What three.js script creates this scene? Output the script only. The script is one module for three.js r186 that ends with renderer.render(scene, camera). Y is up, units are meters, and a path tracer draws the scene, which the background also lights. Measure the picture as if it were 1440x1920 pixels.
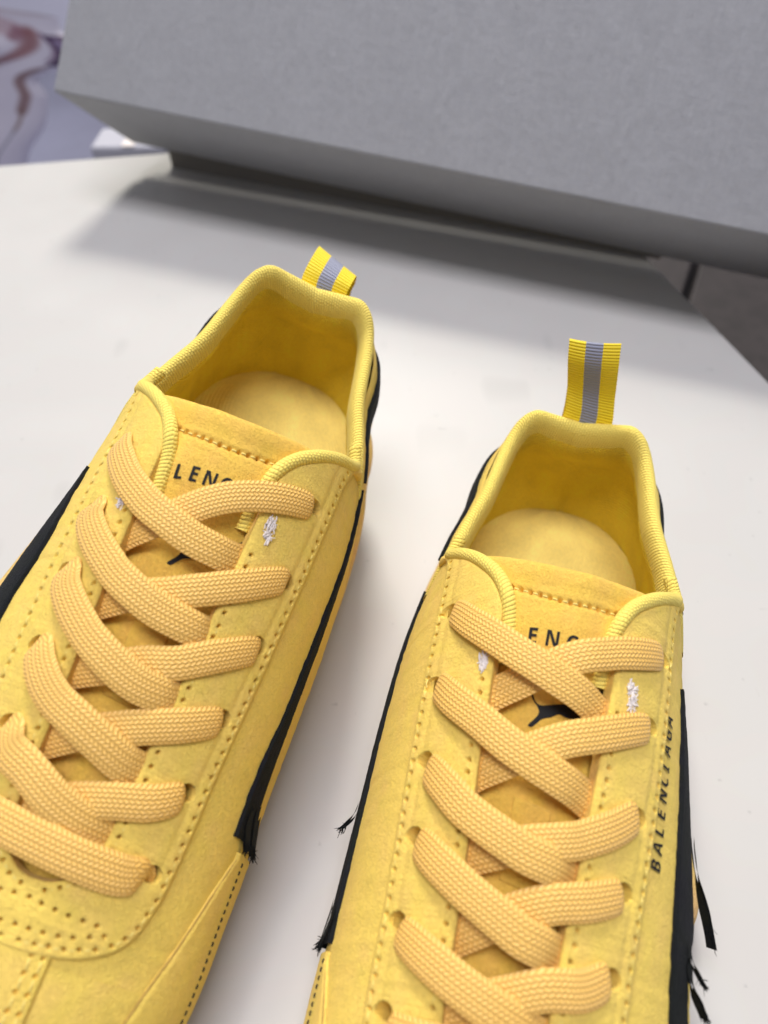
import * as THREE from 'three';
import { mergeGeometries } from 'three/addons/utils/BufferGeometryUtils.js';
import { RoundedBoxGeometry } from 'three/addons/geometries/RoundedBoxGeometry.js';
import { RectAreaLightUniformsLib } from 'three/addons/lights/RectAreaLightUniformsLib.js';
import { FontLoader } from 'three/addons/loaders/FontLoader.js';

// ---------------------------------------------------------------- camera, light, exposure
const scene = new THREE.Scene();
const camera = new THREE.PerspectiveCamera(71.52, 3 / 4, 0.02, 30);
camera.position.set(0, 0.27, 0);
camera.rotation.set(THREE.MathUtils.degToRad(-49), 0, 0);
camera.focus = 0.243; camera.userData.fStop = 7;
const renderer = new THREE.WebGLRenderer({ antialias: true });
renderer.toneMapping = THREE.LinearToneMapping;
renderer.toneMappingExposure = 2.12;
renderer.shadowMap.enabled = true;
scene.background = new THREE.Color().setRGB(0.125, 0.125, 0.14);     // the even light that the room sends back
RectAreaLightUniformsLib.init();
function ceilingLamp(name, label, pos, target, w, h, intensity, color, glow) {
  const g = new THREE.Group(); g.name = name; scene.add(g);
  g.position.set(...pos); g.lookAt(...target);
  const l = new THREE.RectAreaLight(new THREE.Color().setRGB(...color), intensity, w, h);
  l.name = 'lamp_light'; l.rotation.y = Math.PI; g.add(l);
  l.position.z = 0.004;
  const m = new THREE.Mesh(new THREE.BoxGeometry(w, h, 0.03), new THREE.MeshStandardMaterial({ color: 0x888888, emissive: new THREE.Color().setRGB(...color), emissiveIntensity: glow }));
  m.name = 'lamp_diffuser'; m.position.z = -0.02; g.add(m);
  g.userData = { label, category: 'lamp' };
}
ceilingLamp('ceiling_lamp', 'bright square lamp panel high behind the grey box', [-0.06, 2.30, -2.29], [0, 0, -0.38], 0.7, 0.7, 20.5, [1, 0.955, 0.86], 2);
ceilingLamp('ceiling_lamp_001', 'long cool white lamp panel overhead in front of the shoes', [-0.1, 2.0, -0.08], [0, 0, -0.34], 1.2, 0.65, 5.0, [0.97, 0.95, 1.03], 1);

// ---------------------------------------------------------------- helpers
const MM = 0.001;
let seed = 7;
const rnd = () => { seed = (seed + 0x6d2b79f5) | 0; let t = Math.imul(seed ^ (seed >>> 15), 1 | seed); t = (t + Math.imul(t ^ (t >>> 7), 61 | t)) ^ t; return ((t ^ (t >>> 14)) >>> 0) / 4294967296; };
const rr = (a, b) => a + (b - a) * rnd();
const clamp = (v, a, b) => Math.min(b, Math.max(a, v));
const lerp = (a, b, t) => a + (b - a) * t;
const mid2 = (a, b) => [(a[0] + b[0]) / 2, (a[1] + b[1]) / 2];
const sstep = (a, b, x) => { const t = clamp((x - a) / (b - a), 0, 1); return t * t * (3 - 2 * t); };
function spline1(tab) {                                            // smooth curve through [x, y] pairs
  const n = tab.length, m = [];
  for (let i = 0; i < n; i++) {
    if (i === 0) m.push((tab[1][1] - tab[0][1]) / (tab[1][0] - tab[0][0]));
    else if (i === n - 1) m.push((tab[i][1] - tab[i - 1][1]) / (tab[i][0] - tab[i - 1][0]));
    else { const a = tab[i][0] - tab[i - 1][0], b = tab[i + 1][0] - tab[i][0]; m.push((a * a * tab[i + 1][1] + (b * b - a * a) * tab[i][1] - b * b * tab[i - 1][1]) / (a * b * (a + b))); }
  }
  return (x) => {
    let i = 0; while (i < n - 2 && x > tab[i + 1][0]) i++;
    const h = tab[i + 1][0] - tab[i][0], t = clamp((x - tab[i][0]) / h, 0, 1), t2 = t * t, t3 = t2 * t;
    return (2 * t3 - 3 * t2 + 1) * tab[i][1] + (t3 - 2 * t2 + t) * h * m[i] + (3 * t2 - 2 * t3) * tab[i + 1][1] + (t3 - t2) * h * m[i + 1];
  };
}
function catmull(pts, t) {                                         // pts: arrays of equal length, t 0..1
  const n = pts.length - 1, f = clamp(t, 0, 1) * n, i = Math.min(n - 1, Math.floor(f)), u = f - i;
  const p0 = pts[Math.max(0, i - 1)], p1 = pts[i], p2 = pts[i + 1], p3 = pts[Math.min(n, i + 2)];
  return p1.map((_, k) => 0.5 * (2 * p1[k] + (p2[k] - p0[k]) * u + (2 * p0[k] - 5 * p1[k] + 4 * p2[k] - p3[k]) * u * u + (3 * p1[k] - p0[k] - 3 * p2[k] + p3[k]) * u * u * u));
}
function evenly(pts, step) {                                       // points of a curve at an even step
  const out = [], N = pts.length * 40; let last = catmull(pts, 0), acc = 0; out.push(last);
  for (let i = 1; i <= N; i++) { const p = catmull(pts, i / N); acc += Math.hypot(...p.map((v, k) => v - last[k])); last = p; if (acc >= step) { out.push(p); acc -= step; } }
  return out;
}
// tileable value noise
function tileNoise(seed0) {
  const h = (x, y) => { let v = Math.imul(x, 374761393) + Math.imul(y, 668265263) + Math.imul(seed0, 974711); v = Math.imul(v ^ (v >>> 13), 1274126177); return ((v ^ (v >>> 16)) >>> 0) / 4294967296; };
  return (u, v, n) => {
    const x = u * n, y = v * n, xi = Math.floor(x), yi = Math.floor(y), fx = x - xi, fy = y - yi, sx = fx * fx * (3 - 2 * fx), sy = fy * fy * (3 - 2 * fy);
    const m = (k) => ((k % n) + n) % n;
    return lerp(lerp(h(m(xi), m(yi)), h(m(xi + 1), m(yi)), sx), lerp(h(m(xi), m(yi + 1)), h(m(xi + 1), m(yi + 1)), sx), sy);
  };
}
const n3 = (() => { const t = tileNoise(91); return (x, y, z) => (t(x / 512 + 0.131 * z / 7, y / 512, 512) + t(y / 512 + 0.37, z / 512, 512) + t(z / 512 + 0.71, x / 512, 512)) / 3; })();
function tex(n, fn, srgb, rep = 1, nh = n) {
  const d = new Uint8Array(n * nh * 4);
  for (let j = 0; j < nh; j++) for (let i = 0; i < n; i++) {
    const c = fn((i + 0.5) / n, (j + 0.5) / nh, i, j), o = (j * n + i) * 4;
    for (let k = 0; k < 3; k++) d[o + k] = clamp(Math.round((Array.isArray(c) ? c[k] : c) * 255), 0, 255);
    d[o + 3] = 255;
  }
  const t = new THREE.DataTexture(d, n, nh, THREE.RGBAFormat);
  t.wrapS = t.wrapT = THREE.RepeatWrapping; t.magFilter = THREE.LinearFilter; t.minFilter = THREE.LinearMipmapLinearFilter;
  if (srgb) t.colorSpace = THREE.SRGBColorSpace;
  t.repeat.set(rep, rep); t.needsUpdate = true;
  return t;
}
const toS = (v) => (v <= 0.0031308 ? v * 12.92 : 1.055 * Math.pow(v, 1 / 2.4) - 0.055);

// ---------------------------------------------------------------- materials
// nap of suede: short fibres laid over a soft grain, one tile is 32 mm
const NAP = (() => {
  const n = 1024, a = new Float32Array(n * n), t = tileNoise(3);
  for (let j = 0; j < n; j++) for (let i = 0; i < n; i++) { const u = i / n, v = j / n; a[j * n + i] = 0.34 * t(u, v, 40) + 0.28 * t(u, v, 90) + 0.14 * t(u, v, 200); }
  for (let k = 0; k < 15000; k++) {
    let x = rnd() * n, y = rnd() * n; const ang = 0.9 + rr(-1.1, 1.1), L = rr(10, 30), b = rr(-0.2, 0.26), c = rr(-0.03, 0.03); let th = ang;
    for (let s = 0; s < L; s++) {
      const w = b * Math.sin(Math.PI * s / L), xi = ((x | 0) + n) % n, yi = ((y | 0) + n) % n;
      a[yi * n + xi] += w; a[yi * n + ((xi + 1) % n)] += w * 0.6; a[((yi + 1) % n) * n + xi] += w * 0.6;
      x += Math.cos(th); y += Math.sin(th); th += c;
    }
  }
  return a;
})();
const napBump = tex(1024, (u, v, i, j) => 0.12 + 0.85 * NAP[j * 1024 + i], false, 1 / 0.022);
function suedeMap(lin, amt, seed0, dark = 0.0) {
  const t = tileNoise(seed0);
  return tex(512, (u, v, i, j) => {
    const f = NAP[(j * 2) * 1024 + i * 2], m = 0.5 * t(u, v, 5) + 0.3 * t(u, v, 13) + 0.2 * t(u, v, 60);
    const k = 1 + amt * ((m - 0.5) * 0.45 + (f - 0.45) * 1.1), q = (t(u + 0.3, v, 9) - 0.5) * amt;
    return [toS(clamp(lin[0] * k, 0, 1)), toS(clamp(lin[1] * (k + q * 0.3), 0, 1)), toS(clamp(lin[2] * (k - q * 0.8), 0, 1))];
  }, true, 1 / 0.044);
}
function suede(lin, amt, seed0, o = {}) {
  return new THREE.MeshPhysicalMaterial({ map: suedeMap(lin, amt, seed0), bumpMap: napBump, bumpScale: 0.0004, roughness: 0.95, sheen: 0.35, sheenRoughness: 0.55, sheenColor: new THREE.Color().setRGB(1, 0.88, 0.45), side: THREE.DoubleSide, ...o });
}
const M = {};
M.suede = suede([0.94, 0.678, 0.14], 0.19, 11);
M.tongue = suede([0.94, 0.60, 0.10], 0.22, 23);
M.cutEdge = suede([0.88, 0.56, 0.13], 0.35, 29);
M.sole = suede([0.84, 0.56, 0.20], 0.30, 37);
// rib knit of the collar binding: twisted cords across the band (u along, v round), tile 4 mm
const ribBump = tex(256, (u, v) => {
  const k = 4, r = Math.abs(((u * k + v * 1.0) % 1 + 1) % 1 - 0.5) * 2, s = 0.5 + 0.5 * Math.cos(v * Math.PI * 2 * 4 + Math.floor(u * k + v) * 2.1);
  return clamp(0.15 + 0.65 * Math.sqrt(1 - r * r) + 0.2 * s, 0, 1);
}, false);
M.collar = new THREE.MeshPhysicalMaterial({ color: new THREE.Color().setRGB(0.95, 0.75, 0.15), bumpMap: ribBump, bumpScale: 0.0006, roughness: 0.85, sheen: 0.4, sheenRoughness: 0.5, sheenColor: new THREE.Color().setRGB(1, 0.9, 0.5), side: THREE.DoubleSide });
ribBump.repeat.set(1 / 0.0046, 1 / 0.0046);
const twillBump = tex(256, (u, v) => {
  const a = ((u * 4 + v * 2) % 1 + 1) % 1, b = ((v * 4 - u * 2) % 1 + 1) % 1;
  return 0.2 + 0.55 * Math.sin(Math.PI * a) * (0.6 + 0.4 * Math.sin(Math.PI * b));
}, false, 1 / 0.006);
const twillMap = (lin, s) => { const t = tileNoise(s); return tex(256, (u, v) => { const k = 1 + 0.16 * (t(u, v, 6) - 0.5) + 0.12 * (t(u, v, 60) - 0.5); return [toS(lin[0] * k), toS(lin[1] * k), toS(lin[2] * k)]; }, true, 1 / 0.04); };
M.lining = new THREE.MeshPhysicalMaterial({ map: twillMap([0.98, 0.725, 0.055], 5), bumpMap: twillBump, bumpScale: 0.0014, roughness: 0.9, side: THREE.DoubleSide });
M.insole = new THREE.MeshPhysicalMaterial({ map: twillMap([0.98, 0.765, 0.2], 6), bumpMap: twillBump, bumpScale: 0.0004, roughness: 0.92, sheen: 0.3, sheenColor: new THREE.Color().setRGB(1, 0.9, 0.6), side: THREE.DoubleSide });
// flat braid: u across the lace (0..1), v along, one tile is 6 mm long
function braid(u, v) {
  const nC = 8, x = u * nC, c = Math.floor(x), fx = x - c - 0.5, sl = c % 2 ? 0.5 : -0.5;
  let best = 0;
  for (let k = -1; k <= 6; k++) {
    const cy = (k + (c % 2 ? 0.5 : 0)) / 5, dy = (v - cy) * 5 + sl * fx * 1.1, d = (fx * fx) / 0.27 + (dy * dy) / 0.26;
    best = Math.max(best, d < 1 ? Math.sqrt(1 - d) : 0);
  }
  return best;
}
const braidBump = tex(256, (u, v) => 0.06 + 0.9 * braid(u, v), false);
const braidMap = tex(256, (u, v) => { const b = 0.94 + 0.06 * braid(u, v), s = 1 + 0.03 * Math.sin(u * 400 + v * 60); return [toS(1.0 * b * s), toS(0.60 * b * s), toS(0.15 * b * b * s)]; }, true);
M.lace = new THREE.MeshPhysicalMaterial({ map: braidMap, bumpMap: braidBump, bumpScale: 0.00048, roughness: 0.45, sheen: 0.5, sheenRoughness: 0.4, sheenColor: new THREE.Color().setRGB(1, 0.85, 0.5), side: THREE.DoubleSide });
M.black = suede([0.006, 0.008, 0.010], 0.6, 41, { sheen: 0, roughness: 0.8, specularIntensity: 0.5 });
M.ink = new THREE.MeshStandardMaterial({ color: new THREE.Color().setRGB(0.006, 0.007, 0.007), roughness: 0.8, side: THREE.DoubleSide });
M.thread = new THREE.MeshStandardMaterial({ color: new THREE.Color().setRGB(0.88, 0.70, 0.20), roughness: 0.6 });
M.white = new THREE.MeshStandardMaterial({ color: new THREE.Color().setRGB(0.82, 0.76, 0.72), roughness: 0.9 });
M.fuzz = new THREE.MeshStandardMaterial({ color: new THREE.Color().setRGB(0.85, 0.65, 0.20), roughness: 0.9 });
const grosBump = tex(64, (u, v) => 0.1 + 0.85 * Math.abs(Math.sin(Math.PI * v)), false);
grosBump.repeat.set(1, 1 / 0.00125);
M.tapeYellow = new THREE.MeshPhysicalMaterial({ color: new THREE.Color().setRGB(0.93, 0.70, 0.008), bumpMap: grosBump, bumpScale: 0.00035, roughness: 0.6, sheen: 0.3, sheenColor: new THREE.Color().setRGB(1, 0.9, 0.3), side: THREE.DoubleSide });
M.tapeGrey = new THREE.MeshPhysicalMaterial({ color: new THREE.Color().setRGB(0.27, 0.285, 0.37), bumpMap: grosBump, bumpScale: 0.0003, roughness: 0.5, side: THREE.DoubleSide });

// ---------------------------------------------------------------- shape of the shoe, in mm: x to the outer side, y up, z from heel to toe
const YB = 14;
const WM = spline1([[40, 42.2], [50, 44], [60, 46.5], [70, 48.5], [85, 50.8], [100, 52.5], [130, 53], [160, 52], [190, 51], [220, 50], [250, 47.5], [275, 38], [290, 26], [301, 6]]);
const WL = spline1([[40, 42.2], [50, 45.2], [60, 48.3], [70, 51], [85, 53.5], [100, 55], [130, 57.5], [160, 59.5], [190, 60], [220, 59], [250, 53], [275, 41], [290, 28], [301, 6]]);
const CR = spline1([[40, 88], [50, 88.8], [60, 92], [70, 96], [80, 98], [90, 97], [100, 94.5], [120, 89], [145, 81], [170, 72.5], [196, 63], [216, 56.5], [235, 51.5], [255, 46.5], [275, 40], [290, 32], [301, 18]]);
const WSC = { 1: 1, '-1': 1 };                                     // the two shoes differ a little in width
const W = (s, z) => (s < 0 ? WM(z) : WL(z)) * lerp(1, WSC[s], sstep(45, 80, z));
const EXP = (s, z) => lerp(2.2, s < 0 ? 2.0 : 1.8, sstep(50, 105, z));                                   // how square the cross-section is
const top = (x, z) => { const s = x < 0 ? -1 : 1, w = W(s, z), c = CR(z), r = Math.min(1, Math.abs(x) / w), k = lerp(2.2, EXP(s, z), sstep(0, 14, Math.abs(x))); return YB + (c - YB) * Math.pow(Math.max(1e-6, 1 - Math.pow(r, k)), 1 / k); };
const HB = spline1([[0, -1], [12, -4], [26, -6], [40, -5], [52, -2.5], [64, 0.5], [76, 3]]);                 // back line of the heel
const topline = spline1([[0, 70.5], [6, 73.2], [13, 76.2], [20, 74.5], [27, 70.5], [36, 66.5], [46, 63.3], [58, 60.8], [68, 59.4], [74, 59.2], [79, 56], [88, 42]]);
const phiOfX = (s, x, z) => Math.acos(clamp(Math.pow(clamp(Math.abs(x) / W(s, z), 0, 1), EXP(s, z) / 2), 0, 1)) / (Math.PI / 2);
const phiOfY = (s, u, y) => { const c = CR(Math.max(40, u)); return Math.asin(clamp(Math.pow(clamp((y - YB) / (c - YB), 0, 1), EXP(s, Math.max(40, u)) / 2), 0, 1)) / (Math.PI / 2); };
function wallY(s, u, y) {                                          // point of the side wall at height y; u < 40 turns round the heel
  const c = CR(Math.max(40, u)), NE = EXP(s, Math.max(40, u)), t = clamp((Math.min(y, 68) - YB) / (c - YB), 0, 0.999), k = Math.pow(1 - Math.pow(t, NE), 1 / NE);
  if (u >= 40) { const tt = clamp((y - YB) / (c - YB), 0, 0.9999); return [s * W(s, u) * Math.pow(1 - Math.pow(tt, NE), 1 / NE), y, u]; }
  const m = lerp(2.05, 3.3, sstep(22, 70, y)), th = (1 - u / 40) * Math.PI / 2, hb = HB(y);
  return [s * W(s, 40) * k * Math.pow(Math.max(0, Math.cos(th)), 2 / m), y, 40 - (40 - hb) * Math.pow(Math.max(0, Math.sin(th)), 2 / m)];
}
function wall(s, u, phi) { const c = CR(Math.max(40, u)); return wallY(s, u, YB + (c - YB) * Math.pow(Math.sin(phi * Math.PI / 2), 2 / EXP(s, Math.max(40, u)))); }
function wallN(s, u, y) {                                          // outward normal
  const e = 0.3, u0 = Math.max(u, 0.4), a = wallY(s, u0 - e, y), b = wallY(s, u0 + e, y), c = wallY(s, u0, y - e), d = wallY(s, u0, y + e);
  const n = new THREE.Vector3(b[0] - a[0], b[1] - a[1], b[2] - a[2]).cross(new THREE.Vector3(d[0] - c[0], d[1] - c[1], d[2] - c[2])).normalize();
  if (n.x * s < 0 && u > 4) n.negate(); if (u <= 4 && n.z > 0) n.negate();
  if (u < 0.5) n.x *= 0.0;
  return n.normalize();
}
function topN(x, z) { const e = 0.25; return new THREE.Vector3(top(x - e, z) - top(x + e, z), 2 * e, top(x, z - e) - top(x, z + e)).normalize(); }
function onTop(x, z, h) { const n = topN(x, z), y = top(x, z); return [x + n.x * h, y + n.y * h, z + n.z * h]; }

// grid of points -> geometry (metres); mirrored shoes flip x and the winding
function grid(na, nb, fn, mir, flip = false, uvs = null, skip = null) {
  const P = new Float32Array((na + 1) * (nb + 1) * 3), uv = new Float32Array((na + 1) * (nb + 1) * 2), I = [];
  const at = (i, j) => i * (nb + 1) + j;
  for (let i = 0; i <= na; i++) for (let j = 0; j <= nb; j++) { const p = fn(i / na, j / nb, i, j), o = at(i, j) * 3; P[o] = p[0] * MM * mir; P[o + 1] = p[1] * MM; P[o + 2] = p[2] * MM; }
  const dist = (a, b) => Math.hypot(P[a * 3] - P[b * 3], P[a * 3 + 1] - P[b * 3 + 1], P[a * 3 + 2] - P[b * 3 + 2]);
  const mid = nb >> 1; let L = 0;
  for (let i = 0; i <= na; i++) {
    if (i) L += dist(at(i, mid), at(i - 1, mid));
    let S = 0; for (let j = 0; j <= nb; j++) { if (j) S += dist(at(i, j), at(i, j - 1)); uv[at(i, j) * 2] = S; uv[at(i, j) * 2 + 1] = L; }
  }
  if (uvs) for (let i = 0; i <= na; i++) for (let j = 0; j <= nb; j++) { const q = uvs(i / na, j / nb, uv[at(i, j) * 2], uv[at(i, j) * 2 + 1]); uv[at(i, j) * 2] = q[0]; uv[at(i, j) * 2 + 1] = q[1]; }
  const f = (mir < 0) !== flip;
  for (let i = 0; i < na; i++) for (let j = 0; j < nb; j++) {
    if (skip && skip(i, j)) continue;
    const a = at(i, j), b = at(i + 1, j), c = at(i + 1, j + 1), d = at(i, j + 1);
    if (f) I.push(a, c, b, a, d, c); else I.push(a, b, c, a, c, d);
  }
  const g = new THREE.BufferGeometry();
  g.setAttribute('position', new THREE.BufferAttribute(P, 3)); g.setAttribute('uv', new THREE.BufferAttribute(uv, 2)); g.setIndex(I); g.computeVertexNormals();
  return g;
}
function tube(pts, r, mir, seg = 24, rad = 7, taper = 0) {         // round strand through points in mm
  const pos = pts.map((p) => new THREE.Vector3(p[0] * MM * mir, p[1] * MM, p[2] * MM)), c = new THREE.CatmullRomCurve3(pos);
  const g = new THREE.TubeGeometry(c, seg, r * MM, rad, false);
  if (taper) { const a = g.attributes.position, q = new THREE.Vector3(), v = new THREE.Vector3(); for (let i = 0; i <= seg; i++) { c.getPointAt(i / seg, q); for (let j = 0; j <= rad; j++) { const k = i * (rad + 1) + j; v.fromBufferAttribute(a, k).sub(q).multiplyScalar(1 - taper * i / seg).add(q); a.setXYZ(k, v.x, v.y, v.z); } } }
  return g;
}
function part(parent, name, geo, mat, stuff) { const m = new THREE.Mesh(geo, mat); m.name = name; m.castShadow = m.receiveShadow = true; if (stuff) m.userData.kind = 'stuff'; parent.add(m); return m; }

const font = await new FontLoader().loadAsync('fonts/droid/droid_sans_bold.typeface.json');

// outline of the lacing panel: inner edge (throat) and outer edge, [xi, zi, xo, zo]; the same on both sides
const PAN = [[41, 76, 42.6, 79.5], [39.5, 80.5, 39.6, 83], [34.7, 87, 38.4, 88], [27.8, 94.7, 37.6, 94.5], [21.8, 101.8, 37.5, 102], [18.3, 108, 37.3, 108], [17.2, 114.5, 37.1, 114.5], [16.9, 125, 36.7, 125], [16.5, 134, 36.2, 134], [15.6, 155, 35.0, 155], [14.4, 175, 33.7, 175], [13.2, 192, 32.6, 192], [12.7, 207, 32.0, 207], [11.8, 216, 31.4, 216], [9.8, 221.5, 29.9, 226], [6.6, 224.8, 25.8, 235], [3.2, 226.3, 15.5, 240.3], [0, 226.6, 0, 241.8]];
const panFull = [...PAN.map((p) => [p[0], p[1], p[2], p[3]]), ...PAN.slice(0, -1).reverse().map((p) => [-p[0], p[1], -p[2], p[3]])];
const panOuter = PAN.map((p) => [p[3], p[2]]);
const outerX = spline1([[79.5, 42.6], [83, 39.6], [88, 38.4], [102, 37.5], [125, 36.7], [155, 35], [175, 33.7], [192, 32.6], [207, 32], [216, 31.4], [226, 29.9]]);

function makeShoe(cfg) {
  Object.assign(WSC, cfg.width);
  const mir = cfg.mir, root = new THREE.Group(); root.name = cfg.name; scene.add(root);
  root.userData = { label: cfg.label, category: 'shoe' };
  const rot = cfg.rot.map(THREE.MathUtils.degToRad);
  root.rotation.set(rot[0], rot[1], rot[2], 'YXZ'); root.position.set(...cfg.pos.map((v) => v * MM));
  const G = (na, nb, fn, flip, uvs, skip) => grid(na, nb, fn, mir, flip, uvs, skip);
  const sd = cfg.seed;
  const wob = (x, y, z, f) => n3(x * f + sd, y * f, z * f) - 0.5;

  // --- quarters: the suede sides, from the heel seam to the forefoot
  for (const s of [1, -1]) {
    const zEnd = 246;
    const phiTop = (u) => {
      if (u < 78) return phiOfY(s, u, Math.min(topline(u) - 4.5, CR(Math.max(40, u)) - 2));
      const lim = u < 224 ? outerX(u) - 3 : lerp(28, 0, sstep(224, 242, u));
      const a = phiOfX(s, Math.max(0, lim), u); return u < 84 ? lerp(phiOfY(s, u, topline(u) - 4.5), a, sstep(78, 84, u)) : a;
    };
    const g = G(380, 90, (a, b) => {
      const u = a * zEnd, ph = phiTop(u) * b, p = wall(s, u, ph), n = wallN(s, u, clamp(p[1], YB + 0.5, CR(Math.max(40, u)) - 1));
      const h = 0.8 * wob(p[0], p[1], p[2], 0.05) + 0.14 * wob(p[0], p[1], p[2], 0.2) - 0.6 * (u < 78 ? sstep(0.93, 1, b) : 0);
      return [p[0] + n.x * h, p[1] + n.y * h, p[2] + n.z * h];
    }, s > 0);
    const q = part(root, 'quarter', g, M.suede);
    // stripe: black cut-edged strips that run along the side
    for (const sp of cfg.stripes[s]) {
    const tp = spline1(sp.top), bt = spline1(sp.bot), z0 = sp.top[0][0], z1 = sp.top[sp.top.length - 1][0];
    const st = part(q, 'side_stripe', G(Math.round((z1 - z0) * 2), 26, (a, b, i, j) => {
      const u = lerp(z0, z1, a), rag = 0.45 * (n3(u * 2.2, sd + s * 9, 3) - 0.5) + 0.6 * (n3(u * 0.5, sd, 8) - 0.5), edge = Math.min(b, 1 - b) * 26;
      const y0 = bt(u) + rag, y1 = Math.max(y0 + 0.3, tp(u) + 0.7 * rag), y = lerp(y0, y1, clamp((j - 1) / 24, 0, 1)), p = wallY(s, u, clamp(y, YB, 90)), n = wallN(s, u, Math.max(YB + 0.5, y));
      const h = (j === 0 || j === 26 ? -0.6 : 1.25 - 0.35 * Math.max(0, 1.5 - edge)) + 0.25 * wob(p[0] * 4, p[1] * 4, p[2], 0.4);
      return [p[0] + n.x * h, p[1] + n.y * h, p[2] + n.z * h];
    }, s < 0), M.black);
    // its frayed ends
    const strands = sp.strands ?? [];
    strands.forEach(([u0, y0, u1, y1, wd, out], k) => {
      const line = (a, o) => { const lat = out > 3 ? sstep(0.2, 0.7, a) : 0, u = lerp(u0 - 6, u1, a) + o * lerp(0.75, 0.25, lat), y = clamp(lerp(y0 + 1.5, y1, a * a * 0.5 + a * 0.5) + o * 0.35 + 0.5 * Math.sin(a * 5 + k), 2, 80), p = wallY(s, Math.min(u, 296), Math.max(YB, y)), n = wallN(s, Math.min(u, 290), Math.max(YB + 1, y)), h = 1.6 + out * a * a + o * 0.8 * lat; return [p[0] + n.x * h, y + n.y * h * 0.4, p[2] + n.z * h]; };
      const gs = [0.4, -0.4].map((d, q) => G(30, 14, (a, b) => { const o = (b - 0.5) * 2 * wd * (1 - 0.35 * a) * (0.85 + 0.3 * n3(a * 9, k * 3, sd)), e = a > 0.9 ? (a - 0.9) * 10 * 3.2 * (n3(b * 9, k * 7, sd + 2) - 0.7) : 0, p = line(clamp(a + e * 0.02, 0, 1.05), o); return [p[0] + s * d, p[1], p[2]]; }, (s < 0) !== (q > 0)));
      for (let f = 0; f < 40; f++) {
        const a0 = rr(0.75, 1), o = rr(-1, 1) * wd * 0.65, q0 = line(a0, o), l = rr(0.8, 3.2), dx = s * rr(-0.2, 0.8), dy = rr(-0.8, 0.3), dz = rr(-0.2, 1);
        gs.push(tube([q0, [q0[0] + dx * l * 0.5 + rr(-0.4, 0.4), q0[1] + dy * l * 0.5, q0[2] + dz * l * 0.5], [q0[0] + dx * l, q0[1] + dy * l + rr(-0.5, 0.5), q0[2] + dz * l]], rr(0.08, 0.18), mir, 6, 4, 0.5));
      }
      part(st, 'frayed_strand', mergeGeometries(gs.map((x) => x.index ? x.toNonIndexed() : x)), M.black);
    });
    }
  }
  // --- vamp: the toe
  part(root, 'vamp', G(80, 120, (a, b) => {
    const u = lerp(243, 301, a), s = b < 0.5 ? -1 : 1, ph = 1 - Math.abs(b * 2 - 1), p = wall(s, u, clamp(ph, 0, 0.999)), h = 0.3 + 0.4 * wob(p[0], p[1], p[2], 0.2);
    return [p[0], p[1] + h, p[2]];
  }, true), M.suede);
  // --- strip that runs from the lacing panel down to the toe
  { const ts = part(root, 'toe_strip', G(240, 92, (a, b, i, j) => {
      const z = lerp(239.5, 290, a), bb = clamp((j - 1) / 90, 0, 1), x = lerp(-11, 7.5, bb), e = Math.min(bb, 1 - bb) * 18.5, h = (j === 0 || j === 92 ? -0.4 : 1.25 - 0.6 * Math.pow(1 - Math.min(1, e / 0.9), 2)) + 0.25 * wob(x, 6, z, 0.2);
      let d = 0; for (const c of [-9.2, -6.4, 2.9, 5.7]) { const k = Math.round((z - 241.4) / 3.9), r = Math.hypot(x - c, z - 241.4 - k * 3.9); d = Math.max(d, 2.4 * Math.exp(-((r / 0.5) ** 6))); }
      return onTop(x, z, h - d);
    }, true, (a, b) => [b * 0.0185, a * 0.0505]), M.suede), rows = [];
    for (const c of [-9.2, -6.4, 2.9, 5.7]) for (let z = 241.4; z < 285; z += 3.9) rows.push(tube([onTop(c, z + 0.9, 1.0), onTop(c, z + 1.95, 1.4), onTop(c, z + 3.0, 1.0)], 0.3, mir, 5, 5));
    part(ts, 'stitching', mergeGeometries(rows), M.thread, true); }
  // --- low guard round the toe, its upper edge is the slanting seam
  for (const s of [1, -1]) {
    const seam = s > 0 ? spline1([[206, 52], [223, 45], [236, 39], [250, 33], [275, 22], [300, 8]]) : spline1([[206, 46], [212, 44.2], [223, 41.2], [233, 38.3], [242, 35.2], [249, 33], [275, 22], [300, 8]]);
    const mg = part(root, 'toe_guard', G(200, 60, (a, b, i, j) => {
      const u = lerp(204, 300, a), phS = phiOfX(s, Math.min(seam(u), W(s, u) - 0.05), u), bb = clamp((j - 1) / 58, 0, 1), ph = phS * bb, p = wall(s, u, ph), n = wallN(s, u, clamp(p[1], YB + 0.5, CR(u) - 1));
      const edge = (1 - bb) * 58, h = (j === 60 || j === 0 ? -0.3 : 1.15 - 0.5 * sstep(3, 0, edge)) + 0.3 * wob(p[0], p[1], p[2], 0.3);
      return [p[0] + n.x * h, p[1] + n.y * h, p[2] + n.z * h];
    }, s > 0), M.suede);
    const path = []; for (let u = 206; u < 262; u += 4) { const x = seam(u) + 0.15; path.push(onTop(s * x, u, 0.55)); }
    part(mg, 'cut_edge', tube(path, 0.32, mir, 60, 6), M.cutEdge);
    const rows = []; for (let u = 206; u < 262; u += 2.1) { const y = lerp(29, 22, (u - 206) / 56), A = wallY(s, u, y), B = wallY(s, u + 1.1, y - 0.15), n = wallN(s, u, y), q = (p) => [p[0] + n.x * 1.25, p[1] + n.y * 1.25, p[2] + n.z * 1.25], a = q(A), b = q(B); rows.push(tube([a, [(a[0] + b[0]) / 2 + n.x * 0.2, (a[1] + b[1]) / 2 + n.y * 0.2, (a[2] + b[2]) / 2], b], 0.26, mir, 4, 5)); }
    part(mg, 'stitching', mergeGeometries(rows), M.ink, true);
  }

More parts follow.
